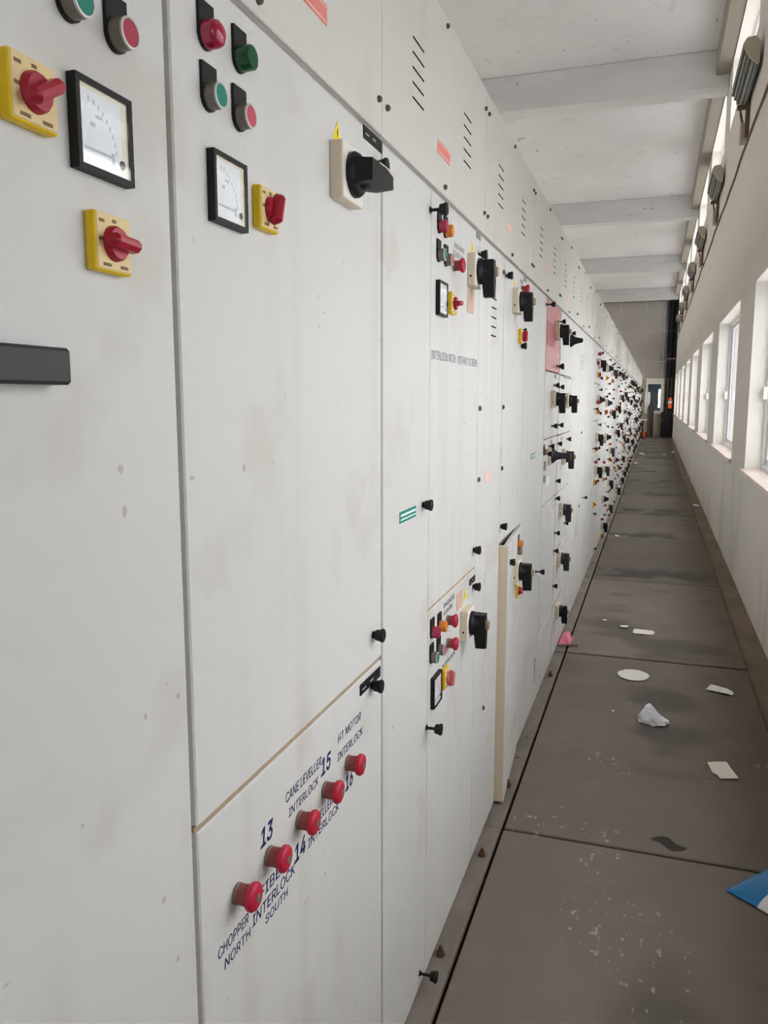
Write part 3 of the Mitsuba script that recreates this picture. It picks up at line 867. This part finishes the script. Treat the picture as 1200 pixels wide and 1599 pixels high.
for i, (y0, y1) in enumerate(zip(bounds[:-1], bounds[1:])):
    k = cabinet(y0 + 0.001, y1 - 0.001, f'switchgear cabinet crowded with isolators and buttons, {ordinal[i]} from the viewer along the row', 'crowded far switchgear cabinets')
    yc = iso_y[i] if i < len(iso_y) else y0 + 0.62
    my0, my1 = yc - 0.42, min(yc + 0.28, y1 - 0.05)
    if my0 > y0 + 0.05:
        door(k, y0 + 0.003, my0 - 0.002, 0.004, 2.022, gap=0.001)
    else:
        my0 = y0 + 0.003
    if y1 - my1 > 0.06:
        door(k, my1 + 0.002, y1 - 0.003, 0.004, 2.022, gap=0.001)
    else:
        my1 = y1 - 0.003
    far = y0 > 9.0
    if i == 0:
        cuts, skip = [0.004, 0.68, 1.002, 1.338, 1.674, 2.022], {0}
    else:
        n = rng.choice([4, 5, 5, 6])
        hs = np.array([rng.uniform(0.75, 1.25) for _ in range(n)])
        cuts = [0.004] + list(0.004 + np.cumsum(hs) / hs.sum() * 2.018)
        skip = {q for q in range(n) if rng.random() < 0.12}
    for j, (z0, z1) in enumerate(zip(cuts[:-1], cuts[1:])):
        door(k, my0, my1, z0, z1 - 0.003, gap=0.001)
        latch(k, my1 - 0.035, z0 + 0.06, stem=0.012, far=far)
        if rng.random() < 0.6:
            latch(k, my1 - 0.035, z1 - 0.05, stem=0.012, far=far)
        if j in skip:
            if i == 0:
                rotary_switch(k, yc - 0.10, 0.55, angle=0.2)
                latch(k, yc - 0.02, 0.45, stem=0.012)
            continue
        zi = z1 - 0.13 - rng.uniform(0, max(0.0, z1 - z0 - 0.30))
        yo = yc + (rng.uniform(-0.10, 0.06) if i else 0.0)
        isolator(k, yo, zi, vertical=rng.random() < 0.75, far=far, hmat='black_worn' if rng.random() < 0.4 else 'black')
        r = rng.random()
        if r < 0.42:
            mushroom(k, yo - 0.10, zi + rng.choice([0.085, -0.02, -0.09]), far=far, s=0.92)
        elif r < 0.70:
            push_button(k, yo - 0.13, zi + rng.uniform(-0.06, 0.06), rng.choice(['cap_red', 'cap_pink', 'cap_teal']), far=far)
        if rng.random() < (0.85 if i == 0 else 0.42):
            rotary_switch(k, yo - 0.08 + rng.uniform(-0.05, 0.05), zi - 0.105, angle=rng.choice([0.2, 1.4]), far=far)
        if rng.random() < 0.22:
            lamp(k, yo - 0.20, zi, rng.choice(['lens_red', 'lens_amber']), flat=True, far=far)
        if rng.random() < 0.35:
            latch(k, my0 + 0.04, zi + rng.choice([0.07, -0.08]), stem=0.022, far=far)
        if rng.random() < 0.4:
            name_plate(k, yo + 0.06, yo + 0.15, z1 - 0.035, z1 - 0.014, m='grey_tag', printed=False)

# busbar chambers along the top
tops = [-1.45, -0.465, 0.535, 1.5345, 2.518, 3.514, 4.55, 5.57, 6.585] + [6.585 + 1.17 * q for q in range(1, 7)] + [13.605 + 1.053 * q for q in range(1, 7)] + [19.923 + 1.048 * q for q in range(1, 13)]
for i, (y0, y1) in enumerate(zip(tops[:-1], tops[1:])):
    k = nk('busbar_chamber')
    add(k + '__body', MB(-DEPTH, -0.013, y0 + 0.0006, y1 - 0.0006, 2.026, 2.447), 'chamber_paint')
    g = 0.0008
    add(k + '__cover', cbox(-0.013, 0.0, y0 + g, y1 - g, 2.0345, 2.449, 0.0015), 'chamber_paint')
    num = ['first', 'second', 'third', 'fourth', 'fifth', 'sixth', 'seventh', 'eighth', 'ninth', 'tenth'][i] if i < 10 else ordinal[i - 6] if i > 9 else ''
    tag(k, f'busbar chamber with screwed cover along the row top, {num} from the viewer', 'busbar chamber', 'busbar chambers along the top')
    w = y1 - y0
    if y0 > 1.3:
        for c in (0.25, 0.74):
            yy = y0 + c * w
            slot_group(k, yy - 0.043, yy + 0.043, (2.293, 2.263, 2.233, 2.203, 2.173), hh=0.0020)
    r = 0.0062
    for yy in (y0 + 0.028, y1 - 0.022):
        screw(k, yy, 2.0935, r=r)
        screw(k, yy, 2.392, r=r)
    screw(k, y0 + 0.5 * w - 0.01, 2.0545, r=r)
    screw(k, y0 + 0.5 * w, 2.430, r=r)
    if y0 < 13:
        dy = (0.667 * w if i == 2 else 0.42 * w) if i != 3 else 0.48 * w
        dk = nk(k + '__danger_label')
        add(dk, cbox(-0.0005, 0.0012, y0 + dy - 0.06, y0 + dy + 0.06, 2.118, 2.149, 0.0004), 'danger_red' if i in (2, 3) else 'danger_pale')
        if i in (2, 3):
            add(dk + '__border', cat(box(0.0011, 0.0015, y0 + dy - 0.055, y0 + dy + 0.055, 2.1435, 2.1455), box(0.0011, 0.0015, y0 + dy - 0.055, y0 + dy + 0.055, 2.1215, 2.1235)), 'danger_pale')
    if i in (5, 6, 7, 8):
        for q in range(2):
            hk = nk(k + '__lifting_bolt')
            add(hk, cat(box(-0.05, -0.035, -0.004, 0.004, 0, 0.028), box(-0.06, -0.025, -0.004, 0.004, 0.028, 0.036)), 'screw_dark', at=(0, y0 + (0.15 + 0.7 * q) * w, 2.448))

# ---------------------------------------------------------------- light fittings on the window wall, cable
def prism(pts, a, b):
    return trimesh.convex.convex_hull(np.array([(x, a, z) for x, z in pts] + [(x, b, z) for x, z in pts]))


L = 0.52
prof = [(1.075, 4.43), (1.080, 4.385), (1.125, 4.305), (1.190, 4.245), (1.205, 4.255), (1.208, 4.42), (1.17, 4.475), (1.10, 4.47)]
for i in range(-2, 7):
    k = nk('light_fitting')
    g = T().translate([0, 8.15 + PITCH * i, 0])
    add(k + '__housing', shape('lf_housing', lambda: prism(prof, -L, L), 'fitting_green'), at=g)
    for q, (x, z) in enumerate(((1.084, 4.372), (1.104, 4.336), (1.128, 4.296), (1.160, 4.268), (1.188, 4.242))):
        add(nk(k + '__rib'), shape(f'lf_rib{q}', lambda: cbox(x - 0.012, x + 0.004, -L - 0.004, L + 0.004, z - 0.010, z + 0.010, 0.004), 'fitting_light' if q % 2 else 'fitting_green'), at=g)
    for sd in (-1, 1):
        add(nk(k + '__end_cap'), shape(f'lf_cap{sd}', lambda: prism([(1.145 + (x - 1.145) * 0.94, 4.36 + (z - 4.36) * 0.94) for x, z in prof], sd * L, sd * (L + 0.03)), 'fitting_cap'), at=g)
    add(k + '__bracket', shape('lf_br', lambda: cat(cbox(1.195, 1.2285, L - 0.16, L - 0.08, 3.96, 4.44, 0.003), cbox(1.12, 1.20, L - 0.14, L - 0.10, 4.20, 4.24, 0.003)), 'rust_pipe'), at=g)
    add(k + '__junction_box', shape('lf_jb', lambda: cbox(1.165, 1.2285, L - 0.02, L + 0.12, 3.95, 4.12, 0.006), 'fitting_cap'), at=g)
    add(k + '__lead', shape('lf_lead', lambda: tube([(1.19, L + 0.05, 4.11), (1.17, L + 0.06, 4.2), (1.15, L + 0.02, 4.30), (1.16, L - 0.03, 4.38)], 0.012, 6), 'rust_pipe'), at=g)
    tag(k, f'grey green ribbed light fitting on the window wall under high windows, {["behind the viewer", "beside the viewer", "nearest", "second", "third", "fourth", "fifth", "sixth", "seventh"][i + 2]}', 'light fitting', 'light fittings under the high windows')
cab_pts = []
for y in np.arange(-3.0, 34.7, 0.25):
    ph = ((y - 8.7) / PITCH) % 1.0
    cab_pts.append((1.2195, y, 3.915 - 0.03 * math.sin(math.pi * ph) + 0.008 * math.sin(y * 5)))
add('cable', tube(cab_pts, 0.009, 6), 'rust_pipe', 40)
tag('cable', 'brown cable running along the window wall between the light fittings', 'cable')

# ---------------------------------------------------------------- things at the end of the corridor
k = 'gas_cylinder'
def zl(prof, n=24):
    return trimesh.creation.revolve(np.array(prof), sections=n)
add(k + '__body', zl([(0, 0.0), (0.118, 0.0), (0.12, 0.02), (0.12, 1.10), (0.112, 1.18), (0.09, 1.26), (0.05, 1.31), (0.0, 1.315)]), 'cylinder_brown', 40, at=(0.345, 34.45, 0.0))
add(k + '__cap', zl([(0, 1.29), (0.042, 1.29), (0.042, 1.40), (0.03, 1.43), (0, 1.435)]), 'cylinder_brown', 40, at=(0.345, 34.45, 0.0))
tag(k, 'tall dark brown gas cylinder standing below the end window', 'gas cylinder')
k = 'post_stand'
add(k + '__base', zl([(0, 0.0), (0.13, 0.0), (0.13, 0.02), (0.03, 0.045), (0.0, 0.045)]), 'soot_black', 40, at=(0.07, 33.4, 0.0))
add(k + '__post', zl([(0, 0.03), (0.028, 0.03), (0.028, 0.70), (0, 0.70)], 14), 'soot_black', 40, at=(0.07, 33.4, 0.0))
add(k + '__top', cbox(-0.04, 0.24, 33.3, 33.5, 0.69, 0.735, 0.005), 'plate_face')
tag(k, 'thin black post stand with a small pale top at the end of the row', 'stand')
k = 'notice_board'
add(k + '__sheet', cbox(0.10, 0.31, 34.62, 34.64, 0.97, 1.82, 0.003), 'notice_white')
add(k + '__hook', cat(box(0.20, 0.21, 34.62, 34.76, 1.80, 1.81), box(0.17, 0.24, 34.612, 34.622, 1.74, 1.755)), 'grey_tag')
tag(k, 'white notice sheet hung in front of the end window', 'notice board')
k = 'black_cupboard'
add(k + '__body', cbox(0.76, 1.16, 34.42, 34.74, 0.0, 1.01, 0.008), 'soot_black')
add(k + '__door', cbox(0.775, 1.145, 34.408, 34.42, 0.05, 0.99, 0.004), 'soot_black')
add(k + '__handle', cbox(0.80, 0.815, 34.395, 34.41, 0.6, 0.75, 0.003), 'grey_tag')
tag(k, 'soot black cupboard in the corner under the vertical pipes', 'cupboard')
for i, (x, r) in enumerate(((0.90, 0.035), (1.02, 0.05), (1.15, 0.045))):
    k = nk('riser_pipe')
    add(k + '__pipe', zl([(0, 1.02), (r, 1.02), (r, 5.42), (0, 5.42)], 14), 'soot_black', 40, at=(x, 34.62, 0.0))
    add(k + '__clamp', zl([(0, 3.1), (r + 0.012, 3.1), (r + 0.012, 3.16), (0, 3.16)], 14), 'grey_tag', 40, at=(x, 34.62, 0.0))
    tag(k, ['thin black riser pipe nearest the end window', 'thick black riser pipe in the middle of three', 'black riser pipe in the corner against the window wall'][i], 'pipe')
k = 'fire_extinguisher'
add(k + '__body', zl([(0, 1.16), (0.07, 1.16), (0.078, 1.18), (0.078, 1.50), (0.06, 1.57), (0.025, 1.60), (0, 1.60)]), 'extinguisher_red', 40, at=(1.075, 34.22, 0.0))
add(k + '__label', zl([(0.0, 1.36), (0.0795, 1.36), (0.0795, 1.45), (0.0, 1.45)]), 'notice_white', 40, at=(1.075, 34.22, 0.0))
add(k + '__valve', zl([(0, 1.59), (0.02, 1.59), (0.02, 1.66), (0, 1.66)], 12), 'soot_black', 40, at=(1.075, 34.22, 0.0))
add(k + '__hanger', box(1.06, 1.09, 34.29, 34.57, 1.40, 1.43), 'soot_black')
tag(k, 'orange red fire extinguisher hung on the pipes in the corner', 'fire extinguisher')
add('fire_bucket', zl([(0, 0.0), (0.075, 0.0), (0.10, 0.20), (0.095, 0.20), (0.07, 0.01), (0, 0.01)]), 'extinguisher_red', 40, at=(0.13, 34.5, -0.003))
tag('fire_bucket', 'small red bucket on the floor beside the brown gas cylinder', 'bucket')

# ---------------------------------------------------------------- litter on the floor


def sheet(outline, lift=0.002, curl=0.006, seed=0, th=0.0006):
    """a thin closed sheet over the outline, slightly curled"""
    from shapely.geometry import Polygon
    m = trimesh.creation.extrude_polygon(Polygon(outline), th, engine='earcut')
    m = m.subdivide().subdivide()
    v = np.array(m.vertices)
    v[:, 2] += lift + curl * meshkit.fbm(np.c_[v[:, :2] * 14.0, np.full(len(v), seed)], 2, seed)
    m.vertices = v
    return m


add('paper_slip', sheet([(0.443, 5.40), (0.455, 5.49), (0.575, 5.47), (0.585, 5.44), (0.570, 5.375), (0.47, 5.37)], seed=1), 'paper')
tag('paper_slip', 'small white paper slip lying across the slab beyond the round paper', 'paper')
add('paper_disc', sheet([(0.470 + 0.085 * math.cos(t) * (1 + 0.03 * math.sin(5 * t)), 4.535 + 0.093 * math.sin(t)) for t in np.linspace(0, 2 * math.pi, 40)[:-1]], curl=0.003, seed=2), 'paper')
tag('paper_disc', 'round white paper lying flat on the floor', 'paper')
add('folded_paper', sheet([(0.842, 4.42), (0.872, 4.51), (0.95, 4.46), (0.978, 4.41), (0.968, 4.365)], seed=3, curl=0.010), 'paper')
tag('folded_paper', 'white paper scrap with one rounded end near the gutter', 'paper')
add('paper_square', sheet([(0.797, 3.49), (0.874, 3.515), (0.908, 3.372), (0.838, 3.352), (0.828, 3.385), (0.812, 3.40)], seed=4, curl=0.008), 'paper_cream')
tag('paper_square', 'cream torn square of paper nearest the blue packet', 'paper')
# crumpled paper: a creased sheet bunched up
def crumple(sx, sy, sz, seed, sub=2, peak=-0.4):
    """a bunched sheet: a faceted lump with one raised end"""
    m = trimesh.creation.icosphere(sub)
    v = np.array(m.vertices)
    r = 0.78 + 0.45 * meshkit.noise(v * 2.3 + seed, seed) + 0.22 * (meshkit.noise(v * 5.5, seed + 1) - 0.5)
    v = v * r[:, None]
    v[:, 2] = np.maximum(v[:, 2], -0.35)
    v[:, 2] += 0.35
    v[:, 2] *= 0.35 + 0.85 * np.exp(-((v[:, 0] - peak) / 0.6) ** 2)
    m.vertices = (v / np.abs(v).max(0)) * [sx, sy, sz]
    return m


add('crumpled_paper', crumple(0.076, 0.062, 0.082, 5, 2), 'paper_blue', False, at=(0.578, 3.885, 0.0))
tag('crumpled_paper', 'crumpled ball of bluish white paper on the slab', 'paper')
for i, (x, y, s, a) in enumerate(((0.252, 5.63, 0.016, 0.3), (0.385, 5.50, 0.030, 0.1), (0.172, 9.30, 0.05, 0.2), (0.389, 3.95, 0.008, 0.4), (0.225, 23.6, 0.16, 0.0), (0.82, 23.6, 0.10, 0.3), (1.07, 24.6, 0.12, 0.2), (0.13, 20.2, 0.10, 0.4), (1.16, 12.5, 0.09, 0.2), (0.11, 12.6, 0.03, 0.2))):
    k = nk('paper_scrap')
    add(k, crumple(s * 0.6, s * 0.5, s * 0.3, 30 + i, 1) if i in (2, 4, 5, 6, 7, 8) else sheet([(s * math.cos(t + a) * (1.0 + 0.25 * math.sin(3 * t + i)), s * 0.8 * math.sin(t + a)) for t in np.linspace(0, 2 * math.pi, 10)[:-1]], curl=0.01 * min(1, s / 0.03) + 0.003, seed=20 + i), 'paper', at=(x, y, 0.001 if x < 1.08 else -0.02))
    tag(k, ['tiny white paper scrap left of the small paper slip', 'narrow white scrap touching the joint beside the paper slip', 'white paper scrap near the cabinets far beyond the pink plastic', 'tiny white crumb left of the crumpled paper',
            'white scrap far down the corridor near the cabinets', 'white scrap far down the middle of the corridor', 'white scrap far down beside the gutter', 'pale scrap at the foot of the far cabinets', 'pale rag in the gutter under the third window', 'tiny white scrap by the far cabinet foot'][i], 'paper', 'paper scraps')
pk = np.array([(-0.03, -0.10, 0.0), (0.055, -0.09, 0.0), (0.050, 0.10, 0.0), (-0.02, 0.11, 0.0), (0.0, -0.02, 0.06), (0.030, 0.02, 0.068), (0.01, 0.06, 0.05)])
pm = trimesh.convex.convex_hull(pk).subdivide().subdivide()
v = np.array(pm.vertices); v += 0.012 * (np.stack([meshkit.noise(v * 40 + q, q) for q in range(3)], 1) - 0.5); v[:, 2] = np.maximum(v[:, 2], 0); pm.vertices = v
add('plastic_wrapper', pm, 'pink_plastic', at=(0.03, 5.06, 0.0))
tag('plastic_wrapper', 'crumpled pink plastic wrapper at the foot of the cabinets', 'wrapper')
add('wooden_stick', tube([(0.012, 4.93, 0.012), (0.05, 4.95, 0.010), (0.125, 4.97, 0.012)], 0.007, 8), 'stick_wood', 40)
tag('wooden_stick', 'short dark stick lying under the pink plastic wrapper', 'stick')
for i, (x, y) in enumerate(((0.030, 2.50), (0.028, 3.02), (0.03, 4.38), (0.02, 1.98))):
    k = nk('foundation_bolt')
    add(k + '__shank', zl([(0, -0.01), (0.006, -0.01), (0.006, 0.028), (0, 0.028)], 10), 'rust', at=(x, y, 0))
    add(k + '__nut', zl([(0, 0.0), (0.012, 0.0), (0.012, 0.012), (0, 0.012)], 6), 'rust', at=(x, y, 0))
    tag(k, ['rusty bolt in the curb strip by the cabinet with the rotary screen lettering', 'rusty bolt in the curb strip by the ajar door', 'rusty bolt in the curb strip before the pink wrapper', 'rusty bolt in the curb strip nearest the viewer'][i], 'bolt', 'bolts in the curb strip')
for i, (x, y, q) in enumerate(((0.022, 3.30, 0.010), (0.030, 3.52, 0.009), (0.018, 6.10, 0.016), (0.026, 7.05, 0.020), (0.030, 7.70, 0.016), (0.022, 5.55, 0.012))):
    k = nk('concrete_crumb')
    add(k, crumple(q, q * 0.8, q * 0.7, 60 + i, 1), 'stick_wood', at=(x, y, -0.003))
    tag(k, ['dark concrete crumb on the curb strip below the ajar door', 'small dark concrete crumb just beyond the ajar door', 'dark concrete crumb on the curb strip beyond the pink wrapper', 'largest dark concrete crumb at the foot of the blank cabinet', 'dark concrete crumb farthest along the curb strip', 'dark concrete crumb close behind the pink wrapper'][i], 'rubble', 'concrete crumbs on the curb strip')
# blue and white packet
def pillow(u0, u1, seed):
    """strip u0..u1 of a stuffed flat packet, 0.32 long and 0.25 wide, resting on z = 0"""
    nu, nv = 24, 20
    U, V = np.meshgrid(np.linspace(u0, u1, nu), np.linspace(0, 1, nv), indexing='ij')
    hgt = 0.034 * (np.sin(np.pi * np.clip(U, 0, 1)) ** 0.5) * (np.sin(np.pi * V) ** 0.6)
    top = np.stack([U * 0.32, (V - 0.5) * 0.25 * (1 - 0.04 * np.sin(np.pi * U)), 0.004 + hgt * (1 + 0.25 * (meshkit.noise(np.stack([U * 7, V * 6, U * 0 + seed], -1), seed) - 0.5))], -1).reshape(-1, 3)
    bot = top.copy(); bot[:, 2] = 0.001
    f = []
    N = nu * nv
    for i in range(nu - 1):
        for j in range(nv - 1):
            a, b, c, d = i * nv + j, (i + 1) * nv + j, (i + 1) * nv + j + 1, i * nv + j + 1
            f += [[a, b, c], [a, c, d], [N + a, N + c, N + b], [N + a, N + d, N + c]]
    edge = [i * nv for i in range(nu)] + [(nu - 1) * nv + j for j in range(1, nv)] + [i * nv + nv - 1 for i in range(nu - 2, -1, -1)] + [j for j in range(nv - 2, 0, -1)]
    for a, b in zip(edge, edge[1:] + edge[:1]):
        f += [[a, N + a, b], [b, N + a, N + b]]
    m = trimesh.Trimesh(np.vstack([top, bot]), np.array(f), process=False)
    m.fix_normals()
    return m


k = 'packet'
pt = T().translate([0.880, 2.641, 0.004]).rotate([0, 0, 1], -40)
add(k + '__blue_end', pillow(0.0, 0.32, 3), 'bag_blue', 40, at=pt)
add(k + '__white_body', pillow(0.32, 1.0, 3), 'bag_white', 40, at=pt)
add(k + '__print', box(0.15, 0.20, -0.06, 0.03, 0.024, 0.0395), 'bag_print', at=pt)
tag(k, 'blue and white plastic packet lying beside the gutter', 'packet')
